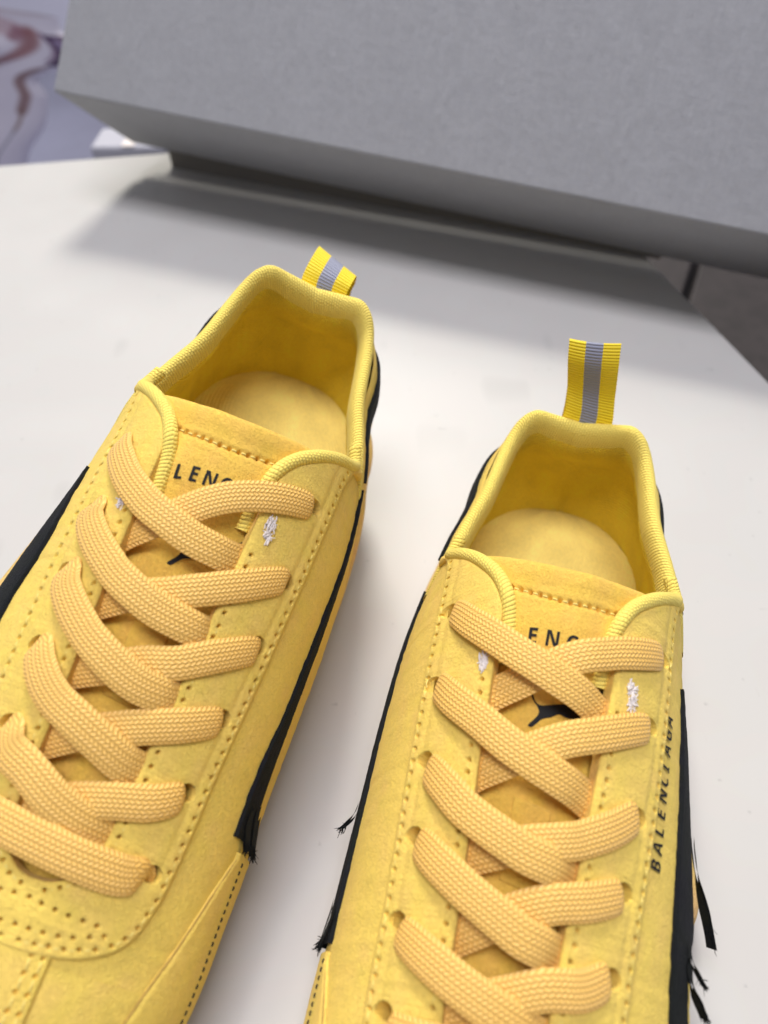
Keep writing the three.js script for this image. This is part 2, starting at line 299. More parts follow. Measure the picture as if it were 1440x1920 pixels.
  // --- lacing panel (one piece round the throat) with eyelets and stitch holes pressed into it
  const eyes = []; for (const s of [1, -1]) cfg.eyes[s].forEach(([x, z]) => eyes.push([x + s * cfg.eyeOut[s], z - 0.7 * cfg.eyeOut[s], s]));
  const rowsIn = [], rowsOut = [];
  for (const s of [1, -1]) {
    rowsOut.push(PAN.slice(2).map((p, k) => [s * (p[2] - (k > 11 ? lerp(1.6, 0, k - 11 > 3 ? 1 : (k - 11) / 4) : 1.6)), p[3] - (k > 10 ? lerp(0, 2.2, clamp((k - 10) / 4, 0, 1)) : 0)]));
    rowsIn.push(PAN.slice(8).map((p, k) => [s * (p[0] + 2.4 - (k > 5 ? 0.6 * (k - 5) : 0)), p[1] + (k > 5 ? 0.55 * (k - 5) : 0)]));
  }
  // the two rows of a leaf-shaped tab under the throat
  rowsIn.push([[21, 230.6], [14, 231.5], [7.4, 230.6], [0, 230.4], [-7, 231.2], [-14, 231.8], [-21, 232]], [[21, 232.6], [14, 235.2], [7, 236.3], [0, 236.6], [-7, 236.6], [-14, 235.6], [-21, 233.4]]);
  const holes = [], threads = [];
  for (const r of [...rowsOut, ...rowsIn]) { const e = evenly(r, 3.55); e.forEach((p, k) => { holes.push([p[0] + rr(-0.12, 0.12), p[1] + rr(-0.12, 0.12)]); }); }
  const cell = new Map(); holes.forEach((h) => { const k = Math.floor(h[0] / 2) + ',' + Math.floor(h[1] / 2); if (!cell.has(k)) cell.set(k, []); cell.get(k).push(h); });
  const holeDepth = (x, z) => { let d = 0; const cx = Math.floor(x / 2), cz = Math.floor(z / 2); for (let i = -1; i <= 1; i++) for (let j = -1; j <= 1; j++) { const l = cell.get((cx + i) + ',' + (cz + j)); if (l) for (const h of l) { const r = Math.hypot(x - h[0], z - h[1]); if (r < 1.3) d = Math.max(d, 2.5 * Math.exp(-((r / 0.45) ** 6)) + 0.2 * Math.exp(-((r / 0.9) ** 2))); } } return d; };
  const NB = 84, panelG = G(1900, NB, (a, b, i, j) => {
    const q = catmull(panFull, a), bb = clamp((j - 2) / (NB - 4), 0, 1), x = lerp(q[0], q[2], bb), z = lerp(q[1], q[3], bb), wdt = Math.hypot(q[2] - q[0], q[3] - q[1]);
    const di = bb * wdt, dO = (1 - bb) * wdt, endA = Math.min(a, 1 - a) * 360;
    let h = 1.5 - 0.9 * Math.pow(1 - Math.min(1, di / 1.6), 2) - 0.75 * Math.pow(1 - Math.min(1, dO / 1.2), 2);
    h += 0.8 * sstep(0, 6, Math.min(di, dO)) * (0.35 + wob(x, 3, z, 0.05)) + 0.35 * wob(x, 9, z, 0.18);
    h -= 0.3 * Math.exp(-(((dO - 4.2) / 0.9) ** 2)) * sstep(222, 205, z);
    h -= holeDepth(x, z);
    let pit = 0; for (const e of eyes) { const r = Math.hypot(x - e[0], z - e[1]); if (r < 4.5) { pit = Math.max(pit, 9 * sstep(2.25, 1.85, r)); h -= 0.25 * sstep(4.5, 2.4, r); } }
    if (j === 0) h = -3.2; else if (j === 1) h = -0.6;
    if (j === NB) h = -0.9; else if (j === NB - 1) h = -0.05;
    h = Math.max(h, -3.4) - 0.5 * sstep(2, 0, endA) - pit;
    const sp = z > 76.5 ? onTop(x, z, h) : onTop(x, 76.5, h); sp[2] += Math.min(0, z - 76.5);
    return sp;
  }, true, (a, b) => { const q = catmull(panFull, a), bb = clamp((b * NB - 2) / (NB - 4), 0, 1), x = lerp(q[0], q[2], bb); return [Math.sign(x) * Math.pow(Math.abs(x) / 40, 1.35) * 0.048, lerp(q[1], q[3], bb) * 0.00108]; });
  const panel = part(root, 'lacing_panel', panelG, M.suede);
  for (const r of [...rowsOut, ...rowsIn]) stitchRow(r, 3.55, 1.15, threads, true);
  part(panel, 'stitching', mergeGeometries(threads), M.thread, true);
  // raw cut edge along the throat
  part(panel, 'cut_edge', G(500, 3, (a, b) => { const q = catmull(panFull, lerp(0.1, 0.9, a)); const x = q[0] - Math.sign(q[0] || 1) * 0.12, z = q[1] - (q[1] > 218 ? 0.1 : 0); return onTop(x, z, lerp(0.55, -3, b) + 0.25 * (n3(a * 900, b * 3, sd) - 0.5)); }, false), M.cutEdge);

  function stitchRow(ctrl, step, h, out, gap) {                    // thread lying between needle holes
    const e = evenly(ctrl, step);
    for (let k = 0; k + 1 < e.length; k++) {
      const p = e[k], q = e[k + 1], m = [(p[0] + q[0]) / 2, (p[1] + q[1]) / 2], f = gap ? 0.17 : 0.12;
      const A = onTop(lerp(p[0], q[0], f), lerp(p[1], q[1], f), h - 0.15), B = onTop(lerp(q[0], p[0], f), lerp(q[1], p[1], f), h - 0.15), C = onTop(m[0], m[1], h + 0.3);
      out.push(tube([A, C, B], 0.25, mir, 6, 6));
    }
  }

  // --- piped edge of the two flaps above the first eyelets
  for (const s of [1, -1]) {
    const path = [[37.5, 71], [39.6, 76.5], [37.6, 82.8], [33.6, 87], [26.8, 94], [20.8, 101], [17.2, 107.6], [16.0, 114], [15.6, 121], [15.4, 128]].map(([x, z], k) => { const p = z < 77 ? onTop(s * x, 77, -0.6) : onTop(s * x, z, k > 6 ? -0.3 - (k - 6) * 1.3 : 0.3); if (z < 77) { p[2] = z; p[1] -= k ? 1.2 : 3.5; } return p; });
    const t = tube(path, 2.3, mir, 120, 18), L = 0.068; { const uv = t.attributes.uv; for (let i = 0; i < uv.count; i++) uv.setXY(i, uv.getX(i) * L, uv.getY(i) * 0.0152); }
    part(root, 'flap_piping', t, M.collar);
  }

  // --- padded collar, lining and insole
  const NR = 240; let rp = [], rn = [];
  for (let k = 0; k <= NR; k++) { const t = k / NR * 2 - 1, s = t < 0 ? -1 : 1, u = Math.abs(t) * 86, p = wallY(s, u, topline(u)), n = wallN(s, Math.max(u, 0.5), Math.min(p[1], 66)); n.y = 0; n.normalize(); rp.push(p); rn.push([n.x, n.y, n.z]); }
  for (let r = 0; r < 60; r++) for (const A of [rp, rn]) { const B = A.map((q) => q.slice()); for (let k = 1; k < NR; k++) for (let c = 0; c < 3; c++) if (A === rn || c !== 1) A[k][c] = 0.25 * B[k - 1][c] + 0.5 * B[k][c] + 0.25 * B[k + 1][c]; }
  const Q = (s, u) => { const f = (s * u / 86 + 1) / 2 * NR, i = Math.min(NR - 1, Math.floor(f)), w = f - i, l = (A) => [0, 1, 2].map((c) => lerp(A[i][c], A[i + 1][c], w)), n = l(rn); return [l(rp), new THREE.Vector3(...n).normalize()]; };
  const prof = [[-0.2, -9], [-0.5, -7], [-0.9, -4.4], [-0.9, -2], [-0.3, 0.0], [0.9, 1.4], [2.4, 1.8], [3.9, 1.1], [4.9, -0.5], [5.4, -2.6], [5.6, -4.8], [5.6, -7]];
  const rim = (a, b) => {
    const t = a * 2 - 1, s = t < 0 ? -1 : 1, u = Math.abs(t) * 86, [p, n] = Q(s, u), pr = catmull(prof, b), fat = 0.84 + 0.16 * n3(u * 0.22 + 5 * s, sd, 2) + 0.16 * sstep(20, 4, u);
    const e = 0.25 * (n3(u * 0.6, b * 5, sd + s) - 0.5);
    return [p[0] - n.x * (pr[0] * fat + e), p[1] + pr[1] * fat, p[2] - n.z * (pr[0] * fat + e)];
  };
  part(root, 'collar_binding', G(420, 40, rim, true, (a, b, S, L) => [L, S]), M.collar);
  part(root, 'lining', G(360, 70, (a, b) => {
    const t = a * 2 - 1, s = t < 0 ? -1 : 1, u = Math.abs(t) * 112, ur = Math.min(u, 76);
    const yT = topline(ur) - 7, y = lerp(yT, 10, b), [p, n] = Q(s, ur), pr = prof[prof.length - 1], fat = 0.84 + 0.16 * n3(ur * 0.22 + 5 * s, sd, 2) + 0.16 * sstep(20, 4, ur), yy = clamp(y, 12, 70), w = wallY(s, u, Math.min(yy, CR(Math.max(40, u)) - 2)), wn = wallN(s, Math.max(u, 0.5), clamp(yy, YB + 1, 66)); wn.y = 0; wn.normalize();
    const k = sstep(0, 0.32, b), pad = lerp(5.6 * fat, 4.4, sstep(0, 0.55, b)) + 1.1 * wob(w[0], w[1] * 0.5, w[2], 0.11) + 0.8 * Math.sin(b * 7) * Math.exp(-b * 3) * (1 - sstep(30, 70, u));
    const A = [p[0] - n.x * pr[0] * fat, p[1] + pr[1] * fat - (y < yT ? yT - y : 0), p[2] - n.z * pr[0] * fat + Math.max(0, u - 76)], B = [w[0] - wn.x * pad, y, w[2] - wn.z * pad];
    return [lerp(A[0], B[0], k), lerp(A[1], B[1], k), lerp(A[2], B[2], k)];
  }, true), M.lining);
  part(root, 'insole', G(140, 60, (a, b) => {
    const u = lerp(0.6, 150, a), x = b * 2 - 1, s = x < 0 ? -1 : 1, p = wallY(s, u < 40 ? 40 * Math.pow(u / 40, 0.7) : u, YB), in_ = 3.2;
    const bx = Math.sign(p[0] || s) * Math.max(0.01, Math.abs(p[0]) - in_), zz = u < 40 ? Math.max(p[2] + in_, 0) : p[2];
    const e = Math.abs(x);
    return [bx * e, 12.6 + 0.9 * Math.pow(e, 6) + 0.4 * sstep(12, 0, zz) + 0.4 * wob(bx * e, 2, zz, 0.03) + sstep(60, 140, zz) * 14, zz];
  }, true, (a, b) => [(b - 0.5) * 0.07, a * 0.12]), M.insole);

  // --- tongue
  const tD = 5.6, zt = (x) => 97.8 - 0.0088 * x * x - 0.02 * x * cfg.tongueTilt;
  const tongueP = (x, z, h = 0) => { const d = tD - 4.0 * sstep(138, 112, z) + 2.5 * sstep(16, 27, Math.abs(x)) * sstep(104, 116, z); return onTop(x, z, h - d); };
  const tStitch = []; const tRow = []; for (let x = -23; x <= 23; x += 4) tRow.push([x, zt(x) + 10.3 - 0.002 * x * x]);
  const tH = evenly(tRow, 3.2);
  const tg = part(root, 'tongue', G(330, 130, (a, b, i, j) => {
    const x = lerp(-28, 28, b), z0 = zt(x), z = lerp(z0, 229, clamp((i - 5) / 325, 0, 1)), ed = (z - z0);
    let h = 0.5 * wob(x, 4, z, 0.08) + 0.3 * wob(x, 5, z, 0.25);
    if (ed < 14) { const dl = ed - 10.3 + 0.002 * x * x; h -= 0.55 * Math.exp(-((dl / 1.0) ** 2)); for (const q of tH) { const r = Math.hypot(x - q[0], z - q[1]); if (r < 1.2) h -= 2.2 * Math.exp(-((r / 0.6) ** 4)); } h += 0.7 * sstep(8, 3, ed) - 0.9 * Math.pow(1 - Math.min(1, ed / 2), 2); }
    if (i < 5) h = lerp(-4, -0.4, i / 4);
    return tongueP(x, z, h);
  }, true, (a, b) => [b * 0.058, a * 0.15]), M.tongue);
  { const e = evenly(tRow, 3.2); for (let k = 0; k + 1 < e.length; k++) tStitch.push(tube([tongueP(lerp(e[k][0], e[k + 1][0], 0.28), lerp(e[k][1], e[k + 1][1], 0.28), -0.5), tongueP((e[k][0] + e[k + 1][0]) / 2, (e[k][1] + e[k + 1][1]) / 2, -0.25), tongueP(lerp(e[k][0], e[k + 1][0], 0.72), lerp(e[k][1], e[k + 1][1], 0.72), -0.5)], 0.28, mir, 5, 5)); part(tg, 'stitching', mergeGeometries(tStitch), M.thread, true); }
  // lace keeper: a strip let into the tongue
  part(tg, 'lace_keeper', G(40, 30, (a, b, i, j) => { const x = lerp(-5.4, 7.2, b) * mir, z = lerp(163, 184, a) + 1.5 * (b - 0.5), e = Math.min(i, 40 - i, j, 30 - j); return tongueP(x, z, (e === 0 ? -0.4 : 0.4 + 0.3 * Math.sin(b * Math.PI)) + 0.2 * wob(x, 2, z, 0.2)); }, mir > 0), M.tongue);
  function printed(shapes, place, parent, name) {                  // flat print laid on a surface
    const g = new THREE.ShapeGeometry(shapes, 6).toNonIndexed(); const p = g.attributes.position;
    const out = []; const v = [0, 1, 2].map(() => new THREE.Vector3());
    for (let i = 0; i < p.count; i += 3) { let tris = [[0, 1, 2].map((k) => [p.getX(i + k), p.getY(i + k)])]; for (let r = 0; r < 2; r++) tris = tris.flatMap(([a, b, c]) => { const ab = mid2(a, b), bc = mid2(b, c), ca = mid2(c, a); return [[a, ab, ca], [ab, b, bc], [ca, bc, c], [ab, bc, ca]]; }); for (const t of tris) for (const q of t) { const w = place(q[0], q[1]); out.push(w[0] * MM * mir, w[1] * MM, w[2] * MM); } }
    const h = new THREE.BufferGeometry(); h.setAttribute('position', new THREE.Float32BufferAttribute(out, 3)); h.setAttribute('uv', new THREE.Float32BufferAttribute(new Float32Array(out.length / 3 * 2), 2)); h.computeVertexNormals();
    part(parent, name, h, M.ink);
  }
  // the maker's word across the tongue, letter by letter
  const WORD = 'BALENCIAGA';
  [...WORD].forEach((ch, k) => {
    const sh = font.generateShapes(ch, 4.5), X0 = (k - 4.5) * cfg.wordPitch + cfg.wordX;
    const bb = new THREE.ShapeGeometry(sh, 4); bb.computeBoundingBox(); const w = bb.boundingBox.max.x;
    printed(sh, (x, y) => tongueP(mir * (X0 + (x - w / 2) * 1.0), cfg.wordZ - 0.9 - y * 1.0, 0.32), tg, 'letter');
  });
  // leaping cat emblem
  const cat = new THREE.Shape();
  const cp = [[-7.4, 4.7], [-6.6, 5.0], [-5.4, 3.0], [-4.2, 1.2], [-2.2, 0.5], [0.5, 1.2], [4, 2.2], [8, 3.2], [12, 6.2], [15, 9.4], [18.5, 12.4], [20.6, 12.2], [22, 10.9], [21.4, 9.9], [19, 9.5], [18.4, 8.6], [21.8, 8.4], [24.2, 9.8], [25, 9.2], [22.4, 6.6], [18, 5.0], [15.6, 2.6], [14.2, -1.2], [12.6, -2.8], [11.8, -2.2], [12, 0.4], [9.6, -0.4], [6.4, -0.9], [3.6, -0.7], [1.2, -2.0], [-1.2, -3.0], [-2.6, -4.4], [-4.0, -5.7], [-5.3, -5.5], [-4.6, -4.5], [-3.4, -3.2], [-2.6, -1.6], [-3.2, -0.2], [-4.8, 1.2], [-6.0, 2.8]];
  cat.moveTo(...cp[0]); cat.splineThru([...cp.slice(1), cp[0]].map((p) => new THREE.Vector2(...p)));
  printed([cat], (x, y) => tongueP(mir * (x + cfg.catX), cfg.catZ - y, 0.32), tg, 'cat_emblem');
  // the word down the outer side
  if (cfg.sideWord) [...WORD].forEach((ch, k) => {
    const sh = font.generateShapes(ch, 5.2), z0 = 166.5 - k * 4.55;
    printed(sh, (x, y) => { const z = z0 - x * 0.72, xx = lerp(38.6, 37.4, clamp((z - 123) / 44, 0, 1)) - y * 0.62 + 0.4; return onTop(xx, z, 0.75); }, root, 'letter');
  });

  // --- laces
  function lace(ctrl, over, bar) {
    const n = ctrl.length, hs = over ? [2.6, 4.1, 4.5, 4.0, 2.2, -1.5] : [2.4, 2.9, 2.2, 1.0, -0.6, -2.1];
    const sg = Math.sign(ctrl[0][0]), c0 = ctrl[0], pts = [];
    pts.push([c0[0] + sg * 1.2, c0[1] - 0.7, -3.0, 0.36]); pts.push([c0[0] + sg * 1.1, c0[1] - 0.6, -0.4, 0.55]);
    ctrl.forEach((c, k) => { const t = k / (n - 1), h = catmull(hs.map((v) => [v]), t)[0]; if (k === 0) pts.push([c[0] - sg * 0.2, c[1], 2.0, 0.9]); else pts.push([c[0], c[1], bar ? 2.4 + 1.6 * Math.sin(Math.PI * t) : h, 1]); });
    const l = ctrl[n - 1], pv = ctrl[n - 2], dl = Math.hypot(l[0] - pv[0], l[1] - pv[1]);
    if (bar) { pts[pts.length - 1] = [l[0] + sg * 1, l[1], 2.0, 0.9]; pts.push([l[0] - sg * 0.9, l[1] + 0.2, -0.6, 0.7], [l[0] - sg * 0.1, l[1] + 0.2, -3, 0.5]); }
    else pts.push([l[0] + (l[0] - pv[0]) / dl * 5, l[1] + (l[1] - pv[1]) / dl * 5, -3.6, 1]);
    const E = evenlyW(pts, 0.25), wid = over ? 10.0 : 9.6, th = 1.7;
    const fr = E.map((e, i) => {
      const a = E[Math.max(0, i - 2)], b = E[Math.min(E.length - 1, i + 2)], T = new THREE.Vector3(b.p[0] - a.p[0], b.p[1] - a.p[1], b.p[2] - a.p[2]).normalize(), N = e.n.clone();
      const flat = new THREE.Vector3(b.q[0] - a.q[0], 0, b.q[1] - a.q[1]); if (flat.lengthSq() < 1e-6) flat.set(1, 0, 0); flat.normalize();
      const B = new THREE.Vector3().crossVectors(T, N).normalize(); const N2 = new THREE.Vector3().crossVectors(B, T).normalize();
      return { p: e.p, B, N: N2, w: e.w };
    });
    // steady the side direction where the lace turns down into its hole
    for (let r = 0; r < 6; r++) for (let i = 1; i + 1 < fr.length; i++) fr[i].B.add(fr[i - 1].B).add(fr[i + 1].B).normalize();
    const na = fr.length - 1, nb = 40;
    return G(na, nb, (a, b, i, j) => {
      const f = fr[i], ang = b * Math.PI * 2, c = Math.cos(ang), sn = Math.sin(ang), hx = Math.sign(c) * Math.pow(Math.abs(c), 0.75) * wid / 2 * f.w, hy = Math.sign(sn) * Math.pow(Math.abs(sn), 0.8) * th / 2 + 0.35 * (1 - (2 * hx / wid) ** 2) - (1 - f.w) * 1.2 * Math.pow(2 * hx / wid, 2);
      return [f.p[0] + f.B.x * hx + f.N.x * hy, f.p[1] + f.B.y * hx + f.N.y * hy, f.p[2] + f.B.z * hx + f.N.z * hy];
    }, true, (a, b, S, L) => [0.5 + 0.5 * Math.sign(Math.cos(b * Math.PI * 2)) * Math.pow(Math.abs(Math.cos(b * Math.PI * 2)), 0.75), L / 0.0072]);
  }
  function evenlyW(pts, step) {
    const out = [], N = pts.length * 60; let last = null, acc = step;
    for (let i = 0; i <= N; i++) { const c = catmull(pts, i / N), p = onTop(c[0], c[1], c[2]); if (last) acc += Math.hypot(p[0] - last[0], p[1] - last[1], p[2] - last[2]); last = p; if (acc >= step) { out.push({ p, q: [c[0], c[1]], w: c[3], n: topN(c[0], c[1]) }); acc = 0; } }
    return out;
  }
  cfg.under.forEach((c) => part(root, 'lace', lace(c, false), M.lace));
  cfg.over.forEach((c, k) => part(root, 'lace', lace(c, true, k === cfg.over.length - 1), M.lace));

  // --- white thread ends at the flap corners
  for (const [x, z] of cfg.tufts) {
    const gs = [];
    for (let k = 0; k < 44; k++) { const a = rr(0, 6.3), l = rr(1.0, 3.4), p = onTop(x + rr(-1.0, 1.0), z + rr(-1.5, 1.5), 1.1), q = onTop(x + Math.cos(a) * l * 0.4 + rr(-1, 1), z + Math.sin(a) * l, rr(1.6, 2.6)), m = [(p[0] + q[0]) / 2 + rr(-0.4, 0.4), (p[1] + q[1]) / 2 + rr(0.2, 0.9), (p[2] + q[2]) / 2 + rr(-0.4, 0.4)]; gs.push(tube([p, m, q], rr(0.2, 0.36), mir, 7, 5, 0.4)); }
    part(root, 'thread_tuft', mergeGeometries(gs), M.white).userData.label = 'frayed white thread end beside the top lace';
  }
  // --- sole
  const flare = { 1: spline1(cfg.flare ?? [[0, 2.5], [30, 2], [60, 2.5], [100, 3.5], [140, 4], [163, 4], [168, 1.5], [215, 1.5], [300, 2]]), '-1': spline1([[0, 3], [25, 5], [50, 5], [75, 3.5], [95, 1.5], [300, 1.5]]) };
  part(root, 'outsole', G(420, 14, (a, b, i, j) => {
    const t = a * 2 - 1, s = t < 0 ? -1 : 1, u = Math.abs(t) * 300.5, p = wallY(s, u, YB), n = wallN(s, Math.max(u, 0.5), YB + 0.8); n.y = 0; n.normalize();
    const f = flare[s](u), pr = [[-3, 16], [-0.4, 16.6], [f * 0.6, 15.5], [f, 13], [f, 8], [f - 0.6, 3], [f - 2, 0.8], [f - 4, 0.2]], q = catmull(pr, clamp(b / 0.72, 0, 1)), k = b > 0.72 ? (b - 0.72) / 0.28 : 0;
    const P = [p[0] + n.x * q[0], q[1], p[2] + n.z * q[0]]; return [lerp(P[0], 0, k), P[1], lerp(P[2], clamp(P[2], 30, 270), k)];
  }, true), M.sole);

  // --- pull tab: a folded tape loop with a grey middle
  const tabGeo = (x0, x1) => G(90, Math.max(4, Math.round((x1 - x0) * 2)), (a, b) => {
    const c = catmull(cfg.tab, a), x = lerp(x0, x1, b); return [cfg.tabX + c[0] + x * (1 - 0.06 * Math.sin(a * Math.PI)), c[1] + c[3] * x, c[2] + c[4] * x - cfg.tabCup * (x * x / 110) * Math.sin(a * Math.PI)];
  }, false, (a, b, S, L) => [S / 0.02, L]);
  const tb = new THREE.Group(); tb.name = 'pull_tab'; root.add(tb);
  part(tb, 'yellow_band', tabGeo(-10.2, -3.4), M.tapeYellow); part(tb, 'grey_band', tabGeo(-3.4, 3.4), M.tapeGrey); part(tb, 'yellow_band', tabGeo(3.4, 10.2), M.tapeYellow);
  cfg.extra?.(root, mir, { tube, onTop, wallY, wallN });
  return root;
}

makeShoe({
  name: 'suede_shoe', label: 'yellow suede shoe on the right, standing flat, with its grey striped tab upright', mir: 1, seed: 3.3, rot: [0, -15.4, 0], pos: [83, 0.6, -223.5], width: { 1: 0.968, '-1': 0.966 }, eyeOut: { 1: 1.7, '-1': 1.7 },
  stripes: { 1: [{ top: [[8, 56], [25, 55], [45, 54], [60, 51], [72, 49]], bot: [[8, 47], [25, 46], [45, 46], [60, 47], [72, 48.6]] },
      { top: [[106, 54.5], [125, 53], [140, 51.5], [160, 50], [180, 46], [200, 41], [216, 37]], bot: [[106, 53], [125, 45], [140, 42], [160, 37], [172, 33], [180, 36], [200, 32], [216, 28]], strands: [[154, 38, 171, 18, 2.0, 5.5], [183, 38, 185, 33, 1.3, 3.6], [187, 37, 192, 29, 2.4, 3.2]] }],
    '-1': [{ top: [[8, 56], [25, 55], [45, 54.5], [60, 52], [72, 50]], bot: [[8, 47], [25, 46], [45, 46.5], [60, 48], [72, 49.6]] }, { top: [[82, 42], [100, 39.6], [120, 37.2], [150, 33.6], [177, 31], [202, 30]], bot: [[82, 41.3], [100, 36], [120, 33], [150, 27], [177, 22], [202, 18]], strands: [[199, 28.5, 203, 23, 2.4, 0.6], [197, 25, 202.5, 18, 2.2, 0.6], [168, 29, 169.5, 26, 0.9, 3.6]] }] },
  eyes: { 1: [[30.9, 109.7], [28.2, 132.6], [27.2, 157.8], [25.6, 176.5], [24.9, 195.6], [24, 214.5]], '-1': [[-31.4, 110.5], [-31.2, 134.6], [-28.2, 157], [-26.5, 176.8], [-26, 197.1], [-24.5, 216.7]] },
  over: [[[-30.2, 111.5], [-22.7, 118.2], [-12.4, 125.3], [-3.9, 129.7], [4.2, 132.5], [14.4, 135.2]],
    [[-30.0, 135.0], [-24.3, 139.9], [-16.6, 145.4], [-6.5, 151.8], [4.4, 155.7], [13.7, 157.7]],
    [[-27.4, 158.5], [-21.4, 163.3], [-14.1, 168.9], [-2.1, 174.2], [7.0, 175.9], [13.4, 176.9]],
    [[-25.7, 177.4], [-19.3, 181.4], [-9.8, 186.9], [0.9, 191.9], [7.5, 193.5], [12.9, 194.6]],
    [[-25.3, 198.5], [-17.2, 202.1], [-7.9, 206.2], [1.9, 209.6], [11.6, 212.3]],
    [[-23.6, 219.2], [-15.2, 219.4], [-5.2, 218.5], [9.0, 217.1], [23.4, 214.6]]],
  under: [[[30.0, 110.1], [22.8, 114.5], [13.8, 119.5], [5.8, 123.9], [-0.9, 128.0], [-8.2, 133.0], [-15.4, 136.9]],
    [[27.3, 133.6], [16.9, 140.0], [5.7, 146.2], [-4.1, 152.0], [-9.8, 155.2], [-15.5, 158.1]],
    [[26.8, 157.4], [20.4, 162.9], [13.0, 168.0], [7.1, 170.7], [0.0, 173.2], [-7.0, 176.1], [-12.6, 178.3]],
    [[24.9, 176.9], [17.3, 180.5], [9.4, 183.6], [2.1, 187.4], [-5.0, 191.8], [-12.1, 196.0]],
    [[24.2, 195.4], [18.3, 199.0], [10.0, 201.6], [1.7, 205.8], [-5.3, 209.3], [-12.4, 212.7]]],
  tufts: [[-19.2, 129], [22, 125.8], [22.3, 129]], tongueTilt: -1, wordPitch: 6.1, wordX: 0.9, wordZ: 122.8, catX: 0.6, catZ: 138.6, sideWord: true,
  tabX: 1.4, tabCup: 1.2, tab: [[0, 60, -4.5, -0.15, 0], [0, 72, -4, -0.15, 0], [-1.4, 86, -4.6, -0.12, 0], [-3.6, 100, -4.2, 0.02, 0], [-4.6, 106.6, -2.6, 0.06, 0], [-4.6, 107, -0.6, 0.06, 0], [-3.6, 100, 1.4, 0.02, 0], [-1.4, 86, 0.0, -0.1, 0], [0.2, 76, 2.2, -0.15, 0], [0.2, 69, 3.8, -0.15, 0], [0.2, 60, 5, -0.15, 0]],
});
makeShoe({
  name: 'suede_shoe_001', label: 'yellow suede shoe on the left, raised at the heel, its striped tab folded back', mir: -1, seed: 8.1, rot: [4.7, -14.48, -16.27], pos: [-44.47, 41.48, -274.29], width: { 1: 1, '-1': 1 }, eyeOut: { 1: 0.5, '-1': 1.8 }, flare: [[0, 2.5], [30, 2.5], [60, 4], [100, 6.5], [140, 7.5], [180, 7.5], [215, 6], [300, 2]],
  stripes: { 1: [{ top: [[8, 56], [25, 55], [45, 54], [60, 51], [72, 49]], bot: [[8, 47], [25, 46], [45, 46], [60, 47], [72, 48.6]] },
      { top: [[112, 58.5], [122, 58.5], [140, 57.5], [152, 55], [160, 52.5], [172, 51], [190, 48], [216, 43]], bot: [[112, 58.2], [122, 54], [140, 42], [152, 35], [160, 29], [180, 26], [216, 23]] }],
    '-1': [{ top: [[8, 56], [25, 55], [45, 54.5], [60, 52], [72, 50]], bot: [[8, 47], [25, 46], [45, 46.5], [60, 48], [72, 49.6]] }, { top: [[78, 53.5], [100, 50.5], [120, 49], [140, 46.5], [160, 44], [180, 42.5], [201, 38.5]], bot: [[78, 53], [100, 48.2], [120, 45.6], [140, 42], [160, 38.5], [180, 35], [201, 29.5]], strands: [[198, 36.5, 203, 32, 2.2, 0.5], [197, 33, 203.5, 27, 1.8, 0.8], [199, 30, 203, 25.5, 1.2, 1]] }] },
  eyes: { 1: [[31.5, 110.2], [29.5, 134], [27.8, 153.4], [25.6, 174.7], [23.4, 195.2], [23.6, 215.6]], '-1': [[-29, 110], [-29.2, 134.8], [-28.2, 155.5], [-26.3, 177.6], [-24.6, 198.1], [-24, 218.7]] },
  over: [[[31, 110.1], [26.9, 116.5], [19.4, 125.8], [9.3, 133.2], [-1.4, 137.3], [-10.7, 137.9], [-17.2, 136.7]],
    [[28.6, 132.9], [26.1, 138.3], [19.2, 146.3], [9.4, 153.8], [-1.1, 158.2], [-12.6, 159.3], [-17.9, 158.3]],
    [[27, 152.8], [23.2, 159.0], [15.0, 167.0], [5.1, 173.5], [-3.8, 177.0], [-11.7, 177.6], [-16.9, 176.6]],
    [[24.8, 174.6], [20.4, 179.8], [14.5, 185.2], [5.3, 189.9], [-1.9, 193.1], [-9.0, 196.0], [-15.7, 196.8]],
    [[22.6, 195.7], [18.9, 200.3], [11.5, 203.7], [3.7, 208.3], [-4.6, 211.4], [-13.9, 213.2]],
    [[22.6, 215.2], [14.5, 216.3], [2.9, 218.1], [-8.0, 219.3], [-17.7, 219.6], [-23.4, 218.7]]],
  under: [[[-28.6, 110.7], [-20.4, 115.0], [-10.6, 120.6], [-2.8, 126], [4.8, 132.4], [11.0, 136.6], [15.7, 139.0]],
    [[-29.2, 135.1], [-19.4, 142.9], [-9.8, 149.3], [-1.4, 153.7], [6.7, 156.5], [12.8, 158.9]],
    [[-28.7, 156.7], [-19.8, 163.1], [-11.3, 169.0], [-3.5, 172.1], [4.1, 175.5], [12.2, 178.3]],
    [[-26.5, 178.0], [-18.7, 182.2], [-9.9, 186.3], [-2.5, 189.7], [4.9, 192.9], [11.8, 196.2]],
    [[-24.6, 198.9], [-18.5, 202.1], [-10.3, 204.7], [-2.1, 207.4], [4.0, 209.9], [9.5, 212.4]]],
  tufts: [[20.7, 131], [-20.7, 123], [-21, 126.5]], tongueTilt: 1, wordPitch: 5.2, wordX: 2.1, wordZ: 122, catX: 2.4, catZ: 139.6, sideWord: false,
  tabX: -2.6, tabCup: 0.1, tab: [[0, 60, 4, 0, 0], [0, 68.5, 2.8, 0, 0], [0.5, 73.2, 1, -0.02, -0.12], [0, 76.5, -2.5, 0, -0.28], [-0.5, 77.5, -8.5, 0.03, -0.36], [-0.5, 75, -13.5, 0.05, -0.4], [-0.5, 70.5, -14.5, 0.04, -0.38], [0, 68, -10.5, 0, -0.26], [0, 66, -6.5, 0, -0.08], [0, 60, -4.5, 0, 0]],
});

